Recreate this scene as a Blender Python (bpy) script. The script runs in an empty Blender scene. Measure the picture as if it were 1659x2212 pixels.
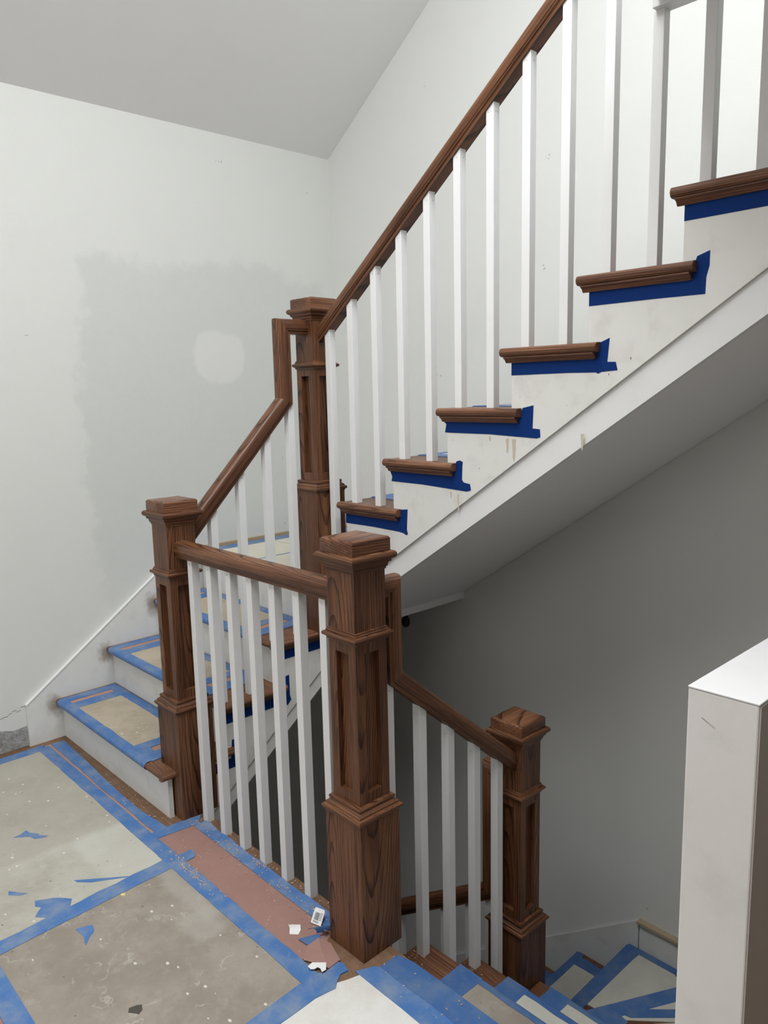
import bpy, bmesh, math, random
from mathutils import Vector, Matrix
random.seed(7)
SC = bpy.context.scene
COL = SC.collection

# ------------------------------------------------------------------ camera
cam = bpy.data.cameras.new('camera')
cam.sensor_fit = 'VERTICAL'; cam.sensor_height = 36.0; cam.sensor_width = 27.0
cam.lens = 27.175; cam.clip_start = 0.02
cam_o = bpy.data.objects.new('camera', cam); COL.objects.link(cam_o)
R3 = Matrix(((0.685807, -0.098614, 0.721072), (0.727443, 0.123192, -0.675019), (-0.022264, 0.987471, 0.156222)))
cam_o.matrix_world = Matrix.Translation((2.4846067, -1.300091, 1.5337378)) @ R3.to_4x4()
SC.camera = cam_o

# ------------------------------------------------------------------ light
SC.view_settings.view_transform = 'Standard'
SC.view_settings.look = 'None'
SC.view_settings.exposure = 0.0
SC.view_settings.gamma = 1.0
SC.view_settings.use_curve_mapping = False
w = bpy.data.worlds.new('world'); SC.world = w; w.use_nodes = True
w.node_tree.nodes['Background'].inputs[0].default_value = (0.80, 0.90, 1.0, 1)
w.node_tree.nodes['Background'].inputs[1].default_value = 0.3

def area(name, loc, target, sx, sy, power, col):
    l = bpy.data.lights.new(name, 'AREA'); l.shape = 'RECTANGLE'; l.size = sx; l.size_y = sy
    l.energy = power; l.color = col
    o = bpy.data.objects.new(name, l); COL.objects.link(o); o.location = loc
    d = Vector(target) - Vector(loc)
    o.rotation_euler = d.to_track_quat('-Z', 'Y').to_euler()
    return o
# daylight entering by the roof light over the well; added fill light behind the camera
area('skylight_daylight', (1.38, -0.78, 4.02), (1.38, -0.78, 0), 1.7, 2.7, 158, (0.97, 0.99, 1.0))
area('hall_fill_light', (0.6, -4.4, 1.7), (0.6, 0, 1.5), 2.6, 1.7, 24, (1.0, 0.99, 0.97))  # added fill to brighten the faces towards the camera, no window modelled

# ------------------------------------------------------------------ helpers
def link(o, parent=None):
    COL.objects.link(o)
    if parent is not None: o.parent = parent
    return o
def tag(o, label=None, cat=None, group=None, kind=None):
    if label: o['label'] = label
    if cat: o['category'] = cat
    if group: o['group'] = group
    if kind: o['kind'] = kind
    return o
def thing(name, loc, label, cat, group=None):
    o = bpy.data.objects.new(name, None); o.empty_display_size = 0.05
    o.location = loc; link(o); o['org'] = list(loc)
    del o['org']
    ORG[o.name] = Vector(loc)
    return tag(o, label, cat, group)
ORG = {}
class MB:
    """collects faces in world coordinates"""
    def __init__(s): s.v = []; s.f = []
    def add(s, vs, fs):
        b = len(s.v); s.v += [tuple(map(float, q)) for q in vs]; s.f += [tuple(i + b for i in f) for f in fs]; return s
    def box(s, x0, x1, y0, y1, z0, z1):
        return s.add([(x0,y0,z0),(x1,y0,z0),(x1,y1,z0),(x0,y1,z0),(x0,y0,z1),(x1,y0,z1),(x1,y1,z1),(x0,y1,z1)],
                     [(3,2,1,0),(4,5,6,7),(0,1,5,4),(1,2,6,5),(2,3,7,6),(3,0,4,7)])
    def prism(s, poly, axis, a, b):
        """poly: 2D points; axis: 'x' (y,z), 'y' (x,z) or 'z' (x,y)"""
        def P(q, t): return {'x': (t, q[0], q[1]), 'y': (q[0], t, q[1]), 'z': (q[0], q[1], t)}[axis]
        n = len(poly)
        fs = [tuple(range(n))[::-1], tuple(range(n, 2*n))] + [(i, (i+1) % n, n+(i+1) % n, n+i) for i in range(n)]
        return s.add([P(q, a) for q in poly] + [P(q, b) for q in poly], fs)
    def rings(s, prof, cx, cy, z0=0.0):
        """stack of square rings: prof = [(half, z)]"""
        vs = []; fs = []
        for h, z in prof:
            vs += [(cx-h,cy-h,z0+z),(cx+h,cy-h,z0+z),(cx+h,cy+h,z0+z),(cx-h,cy+h,z0+z)]
        n = len(prof)
        for i in range(n-1):
            for k in range(4):
                a = 4*i+k; b = 4*i+(k+1) % 4; fs.append((a, b, b+4, a+4))
        fs.append((3,2,1,0)); m = 4*(n-1); fs.append((m, m+1, m+2, m+3))
        return s.add(vs, fs)
    def build(s, name, mat, parent=None, bevel=0.0, seg=2, smooth=False, label=None):
        root = parent; off = Vector((0,0,0))
        p = parent
        while p is not None:
            off += p.location; p = p.parent
        me = bpy.data.meshes.new(name)
        me.from_pydata([(x-off.x, y-off.y, z-off.z) for x, y, z in s.v], [], s.f)
        bm = bmesh.new(); bm.from_mesh(me)
        bmesh.ops.recalc_face_normals(bm, faces=bm.faces)
        if bevel > 0:
            es = [e for e in bm.edges if len(e.link_faces) == 2 and e.calc_face_angle(0) > 0.5]
            bmesh.ops.bevel(bm, geom=es, offset=bevel, segments=seg, profile=0.5, affect='EDGES', clamp_overlap=True)
        bm.to_mesh(me); bm.free()
        if mat: me.materials.append(mat)
        if smooth:
            for pl in me.polygons: pl.use_smooth = True
            try: me.set_sharp_from_angle(angle=math.radians(28))
            except Exception: pass
        o = bpy.data.objects.new(name, me); link(o, root)
        if label: o['label'] = label
        return o

# ------------------------------------------------------------------ materials
def srgb(r, g, b):
    f = lambda c: (c/255/12.92) if c/255 <= 0.04045 else ((c/255+0.055)/1.055)**2.4
    return (f(r), f(g), f(b), 1)
class NT:
    def __init__(s, name):
        s.m = bpy.data.materials.new(name); s.m.use_nodes = True
        s.t = s.m.node_tree; s.b = s.t.nodes['Principled BSDF']
    def n(s, typ, **kw):
        o = s.t.nodes.new(typ)
        for k, v in kw.items(): setattr(o, k, v)
        return o
    def set(s, sock, v):
        if hasattr(v, 'is_output') or isinstance(v, bpy.types.NodeSocket): s.t.links.new(v, sock)
        else: sock.default_value = v
    def math(s, op, a, b=0.0, c=0.0, clamp=False):
        o = s.n('ShaderNodeMath', operation=op, use_clamp=clamp)
        s.set(o.inputs[0], a); s.set(o.inputs[1], b); s.set(o.inputs[2], c); return o.outputs[0]
    def mix(s, f, a, b, mode='MIX'):
        o = s.n('ShaderNodeMix', data_type='RGBA', blend_type=mode)
        s.set(o.inputs[0], f); s.set(o.inputs[6], a); s.set(o.inputs[7], b); return o.outputs[2]
    def vmap(s, vec, loc=(0,0,0), rot=(0,0,0), scale=(1,1,1)):
        o = s.n('ShaderNodeMapping'); s.set(o.inputs[0], vec)
        o.inputs[1].default_value = loc; o.inputs[2].default_value = rot; o.inputs[3].default_value = scale
        return o.outputs[0]
    def noise(s, vec, scale, detail=3.0, rough=0.55):
        o = s.n('ShaderNodeTexNoise'); s.set(o.inputs['Vector'], vec)
        o.inputs['Scale'].default_value = scale; o.inputs['Detail'].default_value = detail; o.inputs['Roughness'].default_value = rough
        return o.outputs['Fac']
    def step(s, v, a, b):
        o = s.n('ShaderNodeMapRange', interpolation_type='SMOOTHSTEP'); s.set(o.inputs[0], v)
        o.inputs[1].default_value = a; o.inputs[2].default_value = b; return o.outputs[0]
    def obj(s): return s.n('ShaderNodeTexCoord').outputs['Object']
    def pos(s): return s.n('ShaderNodeNewGeometry').outputs['Position']
    def bump(s, h, strength, dist=0.002):
        o = s.n('ShaderNodeBump'); o.inputs['Strength'].default_value = strength; o.inputs['Distance'].default_value = dist
        s.set(o.inputs['Height'], h); s.t.links.new(o.outputs[0], s.b.inputs['Normal'])
    def out(s, col, rough=0.5, spec=0.5):
        s.set(s.b.inputs['Base Color'], col); s.set(s.b.inputs['Roughness'], rough)
        s.b.inputs['Specular IOR Level'].default_value = spec
        return s.m

def paint(name, col, rough=0.55, dirt=0.06, bump=0.15, dirtcol=None, scale=6.0):
    t = NT(name); p = t.pos()
    a = t.noise(p, scale, 5, 0.6)
    d = t.step(a, 0.48, 0.80)
    c = t.mix(t.math('MULTIPLY', d, dirt * 3), col, dirtcol or tuple(v*0.72 for v in col[:3]) + (1,))
    t.bump(t.noise(p, 420, 2, 0.5), bump, 0.0006)
    return t.out(c, rough, 0.35)

def wood(name, rot=(0,0,0), tones=None, rough=0.36, mould=False, ringscale=58.0, seedloc=(0.05, 0.11, 0.3)):
    """stained oak, grain along local Z after the rotation"""
    t = NT(name); co = t.obj()
    info = t.n('ShaderNodeObjectInfo').outputs['Random']
    if mould:   # mitred mouldings: grain follows each side
        nrm = t.n('ShaderNodeTexCoord').outputs['Normal']
        sx = t.n('ShaderNodeSeparateXYZ'); t.set(sx.inputs[0], nrm)
        side = t.step(t.math('ABSOLUTE', sx.outputs[0]), 0.55, 0.6)
        a = t.vmap(co, rot=(0, math.radians(90), 0)); b = t.vmap(co, rot=(math.radians(90), 0, 0))
        mx = t.n('ShaderNodeMix', data_type='VECTOR'); t.set(mx.inputs[0], side); t.set(mx.inputs[4], a); t.set(mx.inputs[5], b)
        v = mx.outputs[1]
    else:
        v = t.vmap(co, rot=rot)
    cb = t.n('ShaderNodeCombineXYZ')
    t.set(cb.inputs[0], t.math('MULTIPLY', info, 0.31)); t.set(cb.inputs[1], t.math('MULTIPLY', info, 0.17)); t.set(cb.inputs[2], t.math('MULTIPLY', info, 7.3))
    va = t.n('ShaderNodeVectorMath', operation='ADD'); t.set(va.inputs[0], v); t.set(va.inputs[1], cb.outputs[0]); v = va.outputs[0]
    tilt = t.vmap(v, loc=seedloc, rot=(math.radians(5.0), math.radians(-4.0), 0), scale=(1, 1, 0.55))
    wv = t.n('ShaderNodeTexWave', wave_type='RINGS', rings_direction='Z', wave_profile='SAW')
    t.set(wv.inputs['Vector'], tilt); wv.inputs['Scale'].default_value = ringscale
    wv.inputs['Distortion'].default_value = 4.0; wv.inputs['Detail'].default_value = 2.0
    wv.inputs['Detail Scale'].default_value = 0.22; wv.inputs['Detail Roughness'].default_value = 0.5
    ring = wv.outputs['Fac']
    pores = t.noise(t.vmap(v, scale=(620, 620, 22)), 1.0, 2, 0.5)
    fine = t.noise(t.vmap(v, scale=(240, 240, 4)), 1.0, 2, 0.5)
    streak = t.noise(t.vmap(v, scale=(90, 90, 3)), 1.0, 3, 0.6)
    big = t.noise(t.vmap(v, scale=(14, 14, 2)), 1.0, 2, 0.5)
    tn = tones or (srgb(34, 18, 10), srgb(94, 58, 38), srgb(124, 83, 56))
    dark = t.math('MULTIPLY', t.step(ring, 0.62, 0.97), t.math('ADD', 0.35, t.math('MULTIPLY', t.step(streak, 0.25, 0.6), 0.65)))
    c = t.mix(t.step(big, 0.3, 0.7), tn[1], tn[2])
    c = t.mix(t.math('MULTIPLY', t.step(streak, 0.45, 0.8), 0.45), c, tn[0])
    c = t.mix(t.math('MULTIPLY', t.step(fine, 0.50, 0.68), 0.55), c, tn[0])
    c = t.mix(t.math('MULTIPLY', t.step(fine, 0.46, 0.30), 0.30), c, tuple(min(1, q*1.25) for q in tn[2][:3]) + (1,))
    c = t.mix(t.math('MULTIPLY', dark, 0.92), c, tn[0])
    c = t.mix(t.math('MULTIPLY', t.step(pores, 0.55, 0.72), 0.55), c, tn[0])
    t.bump(t.math('ADD', t.math('MULTIPLY', pores, 0.6), dark), 0.12, 0.0006)
    return t.out(c, rough, 0.35)

H90 = math.radians(90)
OAK_Z = wood('stained_oak_upright')
OAK_X = wood('stained_oak_lengthwise', rot=(0, H90, 0))
OAK_Y = wood('stained_oak_crosswise', rot=(H90, 0, 0))
OAK_CAP = wood('stained_oak_cap', rot=(H90, 0, 0), tones=(srgb(40, 21, 12), srgb(100, 62, 41), srgb(136, 92, 64)), ringscale=44.0, seedloc=(0.16, 0.05, 0.3))
OAK_M = wood('stained_oak_moulding', mould=True)
TR = (srgb(62, 37, 25), srgb(104, 68, 48), srgb(132, 92, 67))
TREAD_X = wood('tread_oak_lengthwise', rot=(0, H90, 0), tones=TR, rough=0.42)
TREAD_Y = wood('tread_oak_crosswise', rot=(H90, 0, 0), tones=TR, rough=0.42)
def oak_slope(name, axis, ang):
    # grain along a slope in the x-z or y-z plane
    if axis == 'x': return wood(name, rot=(0, H90 + ang - math.pi, 0) if False else (0, -(H90 - ang), 0))
    return wood(name, rot=(H90 - ang, 0, 0))
WHITE = paint('white_paint', (0.78, 0.78, 0.775, 1), 0.42, 0.05, 0.08, scale=9)
TRIMW = paint('white_trim_paint', (0.74, 0.735, 0.70, 1), 0.5, 0.16, 0.1, dirtcol=(0.52, 0.49, 0.43, 1), scale=11)
CEIL = paint('ceiling_paint', (0.87, 0.87, 0.865, 1), 0.7, 0.02, 0.2)
KNEE = paint('half_wall_paint', (0.76, 0.75, 0.72, 1), 0.6, 0.12, 0.2, scale=8)

def skirt_mat():
    t = NT('stair_skirt_smudged'); p = t.pos()
    s = t.n('ShaderNodeSeparateXYZ'); t.set(s.inputs[0], p)
    n = t.noise(p, 22, 6, 0.7)
    c = t.mix(t.math('MULTIPLY', t.step(t.noise(p, 10, 5, 0.6), 0.48, 0.8), 0.35), (0.73, 0.725, 0.69, 1), (0.52, 0.49, 0.43, 1))
    for i in range(3):
        dy = t.math('SUBTRACT', s.outputs[1], -0.132 + 0.2516*i); dz = t.math('SUBTRACT', s.outputs[2], 0.160 + 0.1835*i)
        d = t.math('SQRT', t.math('ADD', t.math('MULTIPLY', dy, dy), t.math('MULTIPLY', t.math('MULTIPLY', dz, dz), 0.45)))
        m = t.step(t.math('ADD', d, t.math('MULTIPLY', t.math('SUBTRACT', n, 0.5), 0.07)), 0.050, 0.004)
        c = t.mix(t.math('MULTIPLY', m, 0.75), c, (0.21, 0.14, 0.095, 1))
    t.bump(t.noise(p, 300, 2, 0.5), 0.1, 0.0006)
    return t.out(c, 0.5, 0.35)
SKIRT_L = skirt_mat()
def wall_mat(name, base, patch=None):
    t = NT(name); p = t.pos()
    big = t.noise(p, 0.9, 3, 0.5); mid = t.noise(p, 4.0, 5, 0.65)
    c = t.mix(t.math('MULTIPLY', t.step(mid, 0.45, 0.75), 0.10), base, tuple(v*0.86 for v in base[:3]) + (1,))
    if patch:
        s = t.n('ShaderNodeSeparateXYZ'); t.set(s.inputs[0], p)
        Y, Z = s.outputs[1], s.outputs[2]
        n1 = t.math('MULTIPLY', t.math('SUBTRACT', t.noise(p, 3.2, 6, 0.7), 0.5), 0.42)
        n2 = t.math('MULTIPLY', t.math('SUBTRACT', t.noise(t.vmap(p, loc=(3, 1, 2)), 3.0, 6, 0.7), 0.5), 0.36)
        Yn = t.math('ADD', Y, n1); Zn = t.math('ADD', Z, n2)
        m = t.math('MULTIPLY', t.step(Yn, 0.10, 0.16), t.step(Yn, 1.54, 1.44))
        m = t.math('MULTIPLY', m, t.math('MULTIPLY', t.step(Zn, 2.19, 2.11), t.step(Zn, 0.30, 0.9)))
        rough = t.noise(p, 26, 5, 0.7)
        m2 = t.math('MULTIPLY', m, t.math('ADD', 0.55, t.math('MULTIPLY', rough, 0.55)), clamp=True)
        c = t.mix(t.math('MULTIPLY', m2, 0.85), c, (0.595, 0.615, 0.60, 1))
        # spackle spot
        dy = t.math('DIVIDE', t.math('SUBTRACT', Y, 0.835), 0.145); dz = t.math('DIVIDE', t.math('SUBTRACT', Z, 1.715), 0.135)
        q = t.math('ADD', t.math('POWER', t.math('ABSOLUTE', dy), 2.6), t.math('POWER', t.math('ABSOLUTE', dz), 2.6))
        q = t.math('ADD', q, t.math('MULTIPLY', t.math('SUBTRACT', t.noise(p, 9, 4, 0.6), 0.5), 1.3))
        c = t.mix(t.math('MULTIPLY', t.step(q, 1.15, 0.65), 0.95), c, (0.71, 0.71, 0.685, 1))
    # scuffs
    sc = t.noise(t.vmap(p, scale=(1, 1, 1)), 13, 2, 0.5); sc2 = t.noise(p, 90, 2, 0.5)
    sk = t.math('MULTIPLY', t.step(sc, 0.76, 0.79), t.step(sc2, 0.54, 0.64))
    c = t.mix(t.math('MULTIPLY', sk, 0.6), c, (0.30, 0.30, 0.29, 1))
    t.bump(t.noise(p, 260, 3, 0.6), 0.22, 0.0012)
    return t.out(c, 0.72, 0.25)
SKIRT_LOW = paint('stair_skirt_paint', (0.66, 0.67, 0.645, 1), 0.6, 0.15, 0.1, dirtcol=(0.42, 0.40, 0.36, 1), scale=9)
WALL_L = wall_mat('left_wall_plaster', (0.70, 0.705, 0.675, 1), True)
WALL_B = wall_mat('back_wall_plaster', (0.70, 0.705, 0.68, 1))

def tape_mat(name, col, dust, dustcol, rough=0.5, spec=0.35):
    t = NT(name); p = t.pos()
    a = t.noise(p, 9, 5, 0.65); b = t.noise(p, 60, 4, 0.7)
    c = t.mix(t.math('MULTIPLY', t.step(a, 0.38, 0.72), dust), col, dustcol)
    c = t.mix(t.math('MULTIPLY', t.step(b, 0.60, 0.75), dust*0.8), c, tuple(v*1.1 for v in dustcol[:3]) + (1,))
    t.bump(t.noise(p, 38, 4, 0.6), 0.25, 0.0015)
    return t.out(c, rough, spec)
TAPE = tape_mat('blue_floor_tape', (0.062, 0.165, 0.40, 1), 0.75, (0.24, 0.29, 0.36, 1))
TAPE_D = tape_mat('dark_blue_tape', (0.0035, 0.030, 0.160, 1), 0.12, (0.01, 0.03, 0.08, 1), 0.7, 0.12)
TAPE_S = tape_mat('blue_stair_tape', (0.048, 0.125, 0.315, 1), 0.6, (0.16, 0.215, 0.30, 1))

def board_mat(name, base, dark, light, dscale=5.0, spots=True, amt=0.7, patches=()):
    t = NT(name); p = t.pos()
    a = t.noise(p, dscale, 6, 0.62); b = t.noise(t.vmap(p, loc=(5, 2, 0)), dscale*5.0, 5, 0.65); f = t.noise(p, 140, 3, 0.6)
    c = t.mix(t.math('MULTIPLY', t.step(a, 0.36, 0.66), amt), base, dark)
    c = t.mix(t.math('MULTIPLY', t.step(b, 0.50, 0.72), 0.35), c, light)
    c = t.mix(t.math('MULTIPLY', t.step(f, 0.5, 0.8), 0.25), c, dark)
    g2 = t.noise(t.vmap(p, loc=(1.7, 4.2, 0)), 28, 6, 0.75)
    c = t.mix(t.math('MULTIPLY', t.step(g2, 0.52, 0.70), 0.45 if spots else 0.2), c, dark)
    if spots:
        ve = t.noise(t.vmap(p, loc=(9, 1, 0)), 4.5, 4, 0.6)
        vm = t.math('MULTIPLY', t.step(t.math('ABSOLUTE', t.math('SUBTRACT', ve, 0.5)), 0.010, 0.002), t.step(t.noise(p, 11, 3, 0.6), 0.46, 0.62))
        c = t.mix(t.math('MULTIPLY', vm, 0.33), c, (0.56, 0.54, 0.49, 1))
    for (px0, px1, py0, py1, pc, pf) in patches:
        sp = t.n('ShaderNodeSeparateXYZ'); t.set(sp.inputs[0], p)
        nz = t.math('MULTIPLY', t.math('SUBTRACT', t.noise(p, 14, 4, 0.6), 0.5), 0.05)
        ax = t.math('ADD', sp.outputs[0], nz); ay = t.math('ADD', sp.outputs[1], nz); e = 0.02
        mk = t.math('MULTIPLY', t.math('MULTIPLY', t.step(ax, px0-e, px0+e), t.step(ax, px1+e, px1-e)), t.math('MULTIPLY', t.step(ay, py0-e, py0+e), t.step(ay, py1+e, py1-e)))
        c = t.mix(t.math('MULTIPLY', mk, pf), c, pc)
    if spots:
        vo = t.n('ShaderNodeTexVoronoi'); t.set(vo.inputs['Vector'], t.vmap(p, scale=(1, 1.5, 1))); vo.inputs['Scale'].default_value = 26
        wn = t.n('ShaderNodeTexWhiteNoise'); t.set(wn.inputs[0], vo.outputs['Color'])
        thr = t.math('MULTIPLY', t.step(wn.outputs['Value'], 0.72, 1.0), 0.17)
        dd = t.math('ADD', vo.outputs['Distance'], t.math('MULTIPLY', t.math('SUBTRACT', t.noise(p, 120, 2, 0.5), 0.5), 0.12))
        c = t.mix(t.math('MULTIPLY', t.math('LESS_THAN', dd, thr), 0.75), c, (0.72, 0.70, 0.64, 1))
        vo2 = t.n('ShaderNodeTexVoronoi'); t.set(vo2.inputs['Vector'], t.vmap(p, loc=(7.3, 2.1, 0))); vo2.inputs['Scale'].default_value = 34
        wn2 = t.n('ShaderNodeTexWhiteNoise'); t.set(wn2.inputs[0], vo2.outputs['Color'])
        dd2 = t.math('ADD', vo2.outputs['Distance'], t.math('MULTIPLY', t.math('SUBTRACT', t.noise(p, 130, 2, 0.5), 0.5), 0.12))
        c = t.mix(t.math('MULTIPLY', t.math('LESS_THAN', dd2, t.math('MULTIPLY', t.step(wn2.outputs['Value'], 0.8, 1.0), 0.13)), 0.7), c, (0.14, 0.115, 0.09, 1))
    t.bump(t.math('ADD', a, f), 0.15, 0.001)
    return t.out(c, 0.75, 0.25)
BOARD_PALE = board_mat('pale_protection_board', (0.46, 0.45, 0.39, 1), (0.335, 0.305, 0.255, 1), (0.52, 0.51, 0.45, 1), 3.2, patches=((-0.95, -0.1, -0.9, -0.22, (0.36, 0.325, 0.27, 1), 0.45), (-0.08, 0.27, -0.42, -0.22, (0.56, 0.55, 0.49, 1), 0.5)))
BOARD_BROWN = board_mat('brown_protection_board', (0.335, 0.295, 0.25, 1), (0.235, 0.20, 0.165, 1), (0.40, 0.37, 0.32, 1), 4.0, patches=((0.545, 0.675, -0.36, -0.26, (0.43, 0.41, 0.37, 1), 0.42), (0.30, 0.62, -0.30, -0.24, (0.42, 0.40, 0.36, 1), 0.45)))
BOARD_WHITE = board_mat('white_protection_board', (0.71, 0.70, 0.67, 1), (0.55, 0.52, 0.46, 1), (0.74, 0.74, 0.72, 1), 6.0, False, 0.55)
BOARD_TREAD = board_mat('tread_protection_board', (0.47, 0.40, 0.31, 1), (0.37, 0.31, 0.23, 1), (0.54, 0.48, 0.39, 1), 7.0)
BOARD_LAND = board_mat('landing_protection_board', (0.66, 0.63, 0.53, 1), (0.58, 0.54, 0.45, 1), (0.72, 0.70, 0.62, 1), 5.0, False, 0.5)
BOARD_LOW = board_mat('lower_protection_board', (0.55, 0.54, 0.48, 1), (0.45, 0.43, 0.37, 1), (0.60, 0.59, 0.54, 1), 6.0, False, 0.5)
ROSIN = board_mat('rosin_paper', (0.335, 0.195, 0.165, 1), (0.29, 0.165, 0.14, 1), (0.38, 0.245, 0.21, 1), 5.0, False, 0.5)
ROSIN_L = board_mat('rosin_paper_slot', (0.45, 0.26, 0.19, 1), (0.38, 0.21, 0.16, 1), (0.50, 0.32, 0.26, 1), 5.0, False, 0.5)

def floor_mat():
    t = NT('oak_floor'); p = t.pos()
    s = t.n('ShaderNodeSeparateXYZ'); t.set(s.inputs[0], p)
    k = t.math('FLOOR', t.math('DIVIDE', s.outputs[1], 0.083))
    wn = t.n('ShaderNodeTexWhiteNoise', noise_dimensions='1D'); t.set(wn.inputs['W'], k)
    g = t.noise(t.vmap(p, scale=(6, 120, 1)), 1.0, 4, 0.6)
    c = t.mix(g, srgb(88, 62, 46), srgb(138, 106, 82))
    c = t.mix(t.math('MULTIPLY', wn.outputs['Value'], 0.3), c, srgb(80, 56, 40))
    c = t.mix(t.math('MULTIPLY', t.step(t.noise(p, 12, 5, 0.7), 0.4, 0.7), 0.5), c, srgb(140, 118, 98))
    return t.out(c, 0.6, 0.3)
FLOOR = floor_mat()
def plain(name, col, rough=0.6, metal=0.0):
    t = NT(name); t.b.inputs['Metallic'].default_value = metal
    return t.out(col, rough, 0.4)
HOLE = plain('nail_hole_dark', (0.10, 0.085, 0.075, 1), 0.8)
PAPER = plain('white_paper', (0.80, 0.80, 0.79, 1), 0.6)
INK = plain('grey_print', (0.12, 0.12, 0.13, 1), 0.7)
BLACK = plain('black_plastic', (0.008, 0.008, 0.008, 1), 0.4)
SIDE_SHADE = paint('half_wall_side_shade', (0.55, 0.50, 0.46, 1), 0.7, 0.05, 0.2)  # half wall's side: its shade is put into this darker brownish colour
CHIP = paint('wood_chip', (0.55, 0.40, 0.30, 1), 0.8, 0.3, 0.0, dirtcol=(0.30, 0.18, 0.12, 1), scale=90)
BAREWOOD = plain('raw_wood_edge', (0.42, 0.33, 0.22, 1), 0.7)
def plaster():
    t = NT('broken_plaster'); p = t.pos()
    a = t.noise(p, 40, 6, 0.75)
    c = t.mix(t.step(a, 0.35, 0.6), (0.40, 0.39, 0.365, 1), (0.68, 0.67, 0.645, 1))
    t.bump(t.noise(p, 55, 6, 0.8), 1.0, 0.02)
    return t.out(c, 0.9, 0.2)
PLASTER = plaster()

# ------------------------------------------------------------------ dimensions (metres)
XW, YW = -0.986, 1.586            # left wall, back wall
R = 0.1835                        # riser
RUN_L, RUN_U = 0.2516, 0.2691     # goings of the lower and upper flights
LAND = 0.752                      # landing level
YS = 0.652                        # face of the upper flight's stringer
XS = 0.016                        # face of the lower flight's stringer
KX0, KX1, KY, KZ = 1.910, 2.030, -0.05, 1.017   # half wall
FE = 0.020                        # floor edge at the well
LOWZ = -2.75

# ------------------------------------------------------------------ the setting
m = MB(); m.box(XW, 4.6, -4.6, FE, -0.24, 0.0)
floor = tag(m.build('floor', FLOOR), kind='structure')
tag(MB().box(XW, 4.6, -1.2, YW, LOWZ - 0.1, LOWZ).build('floor_basement', FLOOR), kind='structure')
tag(MB().box(KX1, 4.6, FE, YW, -0.24, 0.0).build('floor_side', FLOOR), kind='structure')
tag(MB().box(XW - 0.12, XW, -4.6, YW + 0.12, LOWZ, 4.25).build('wall_left', WALL_L), kind='structure')
tag(MB().box(XW, 4.6, YW, YW + 0.12, LOWZ, 4.25).build('wall_back', WALL_B), kind='structure')
tag(MB().box(XW, FE and 4.6, -1.32, -1.2, LOWZ, -0.24).build('wall_basement', WALL_B), kind='structure')
tag(MB().box(XW - 0.12, 4.6, -4.72, -4.6, -0.24, 4.25).build('wall_front', WALL_B), kind='structure')
tag(MB().box(4.6, 4.72, -4.72, YW + 0.12, LOWZ, 4.25).build('wall_right', WALL_B), kind='structure')
# raking ceiling over the stair, then the flat ceiling of the upper storey
CX1 = 0.95; CZ0 = 2.790; CSL = 0.688
cz1 = CZ0 + CSL * (CX1 - XW)
m = MB().prism([(XW - 0.12, CZ0 - 0.12*CSL), (CX1, cz1), (4.6, cz1), (4.6, cz1 + 0.15), (CX1 - 0.05, cz1 + 0.15), (XW - 0.12, CZ0 + 0.10)], 'y', -4.6, YW)
tag(m.build('ceiling', CEIL), kind='structure')
# upper storey floor on the right, with the box beam the last balusters run up to
tag(MB().box(2.25, 4.6, -4.6, 0.62, 2.47, 2.75).build('ceiling_hall', CEIL), kind='structure')
m = MB().box(1.45, 4.6, 0.05, 0.66, 2.476, 2.75)
tag(m.build('ceiling_upper_landing', CEIL), kind='structure')
tag(MB().box(1.435, 4.6, 0.632, 0.680, 2.453, 2.475).build('trim_1', WHITE, bevel=0.001), kind='structure')
# wall below the half wall (far side of the flight going down) and its front under the floor edge
tag(MB().box(KX0, KX1, FE, YW, LOWZ, -0.24).build('wall_stairwell', WALL_B), kind='structure')

# half wall
hw = thing('half_wall', ((KX0+KX1)/2, KY, 0), 'white drywall half wall end beside the stairs going down', 'wall')
hw['kind'] = 'structure'
MB().box(KX0, KX1, KY, YW, -0.24, KZ - 0.004).build('wall_body', KNEE, hw, bevel=0.003)
MB().box(KX0, KX1 + 0.001, KY - 0.001, YW, KZ - 0.004, KZ).build('top_cap', WHITE, hw, bevel=0.0015)
MB().box(KX1, KX1 + 0.002, KY + 0.003, YW, -0.0, KZ - 0.006).build('side_face', SIDE_SHADE, hw, label='side face with shade painted in as brownish grey')
MB().add([(1.936, KY-0.0006, 0.965), (1.9595, KY-0.0006, 0.953), (1.9597, KY-0.0006, 0.9535), (1.9365, KY-0.0006, 0.9658)], [(0,1,2,3)]).build('scratch', HOLE, hw)

# ------------------------------------------------------------------ left wall skirting of the lower flight
sk = MB()
poly = [(-0.252, 0.0), (-0.252, 0.190), (0.3906, 0.662), (0.52, 0.757), (0.60, 0.757), (0.60, 0.30), (0.0, 0.0)]
sk.prism(poly, 'x', XW, XW + 0.016)
tag(sk.build('baseboard_left', SKIRT_L, bevel=0.001), kind='structure')
tb = MB().prism([(-0.252, 0.190), (0.515, 0.753), (0.515, 0.757), (-0.254, 0.194)], 'x', XW, XW + 0.019)
tag(tb.build('trim_2', WHITE), kind='structure')
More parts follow.
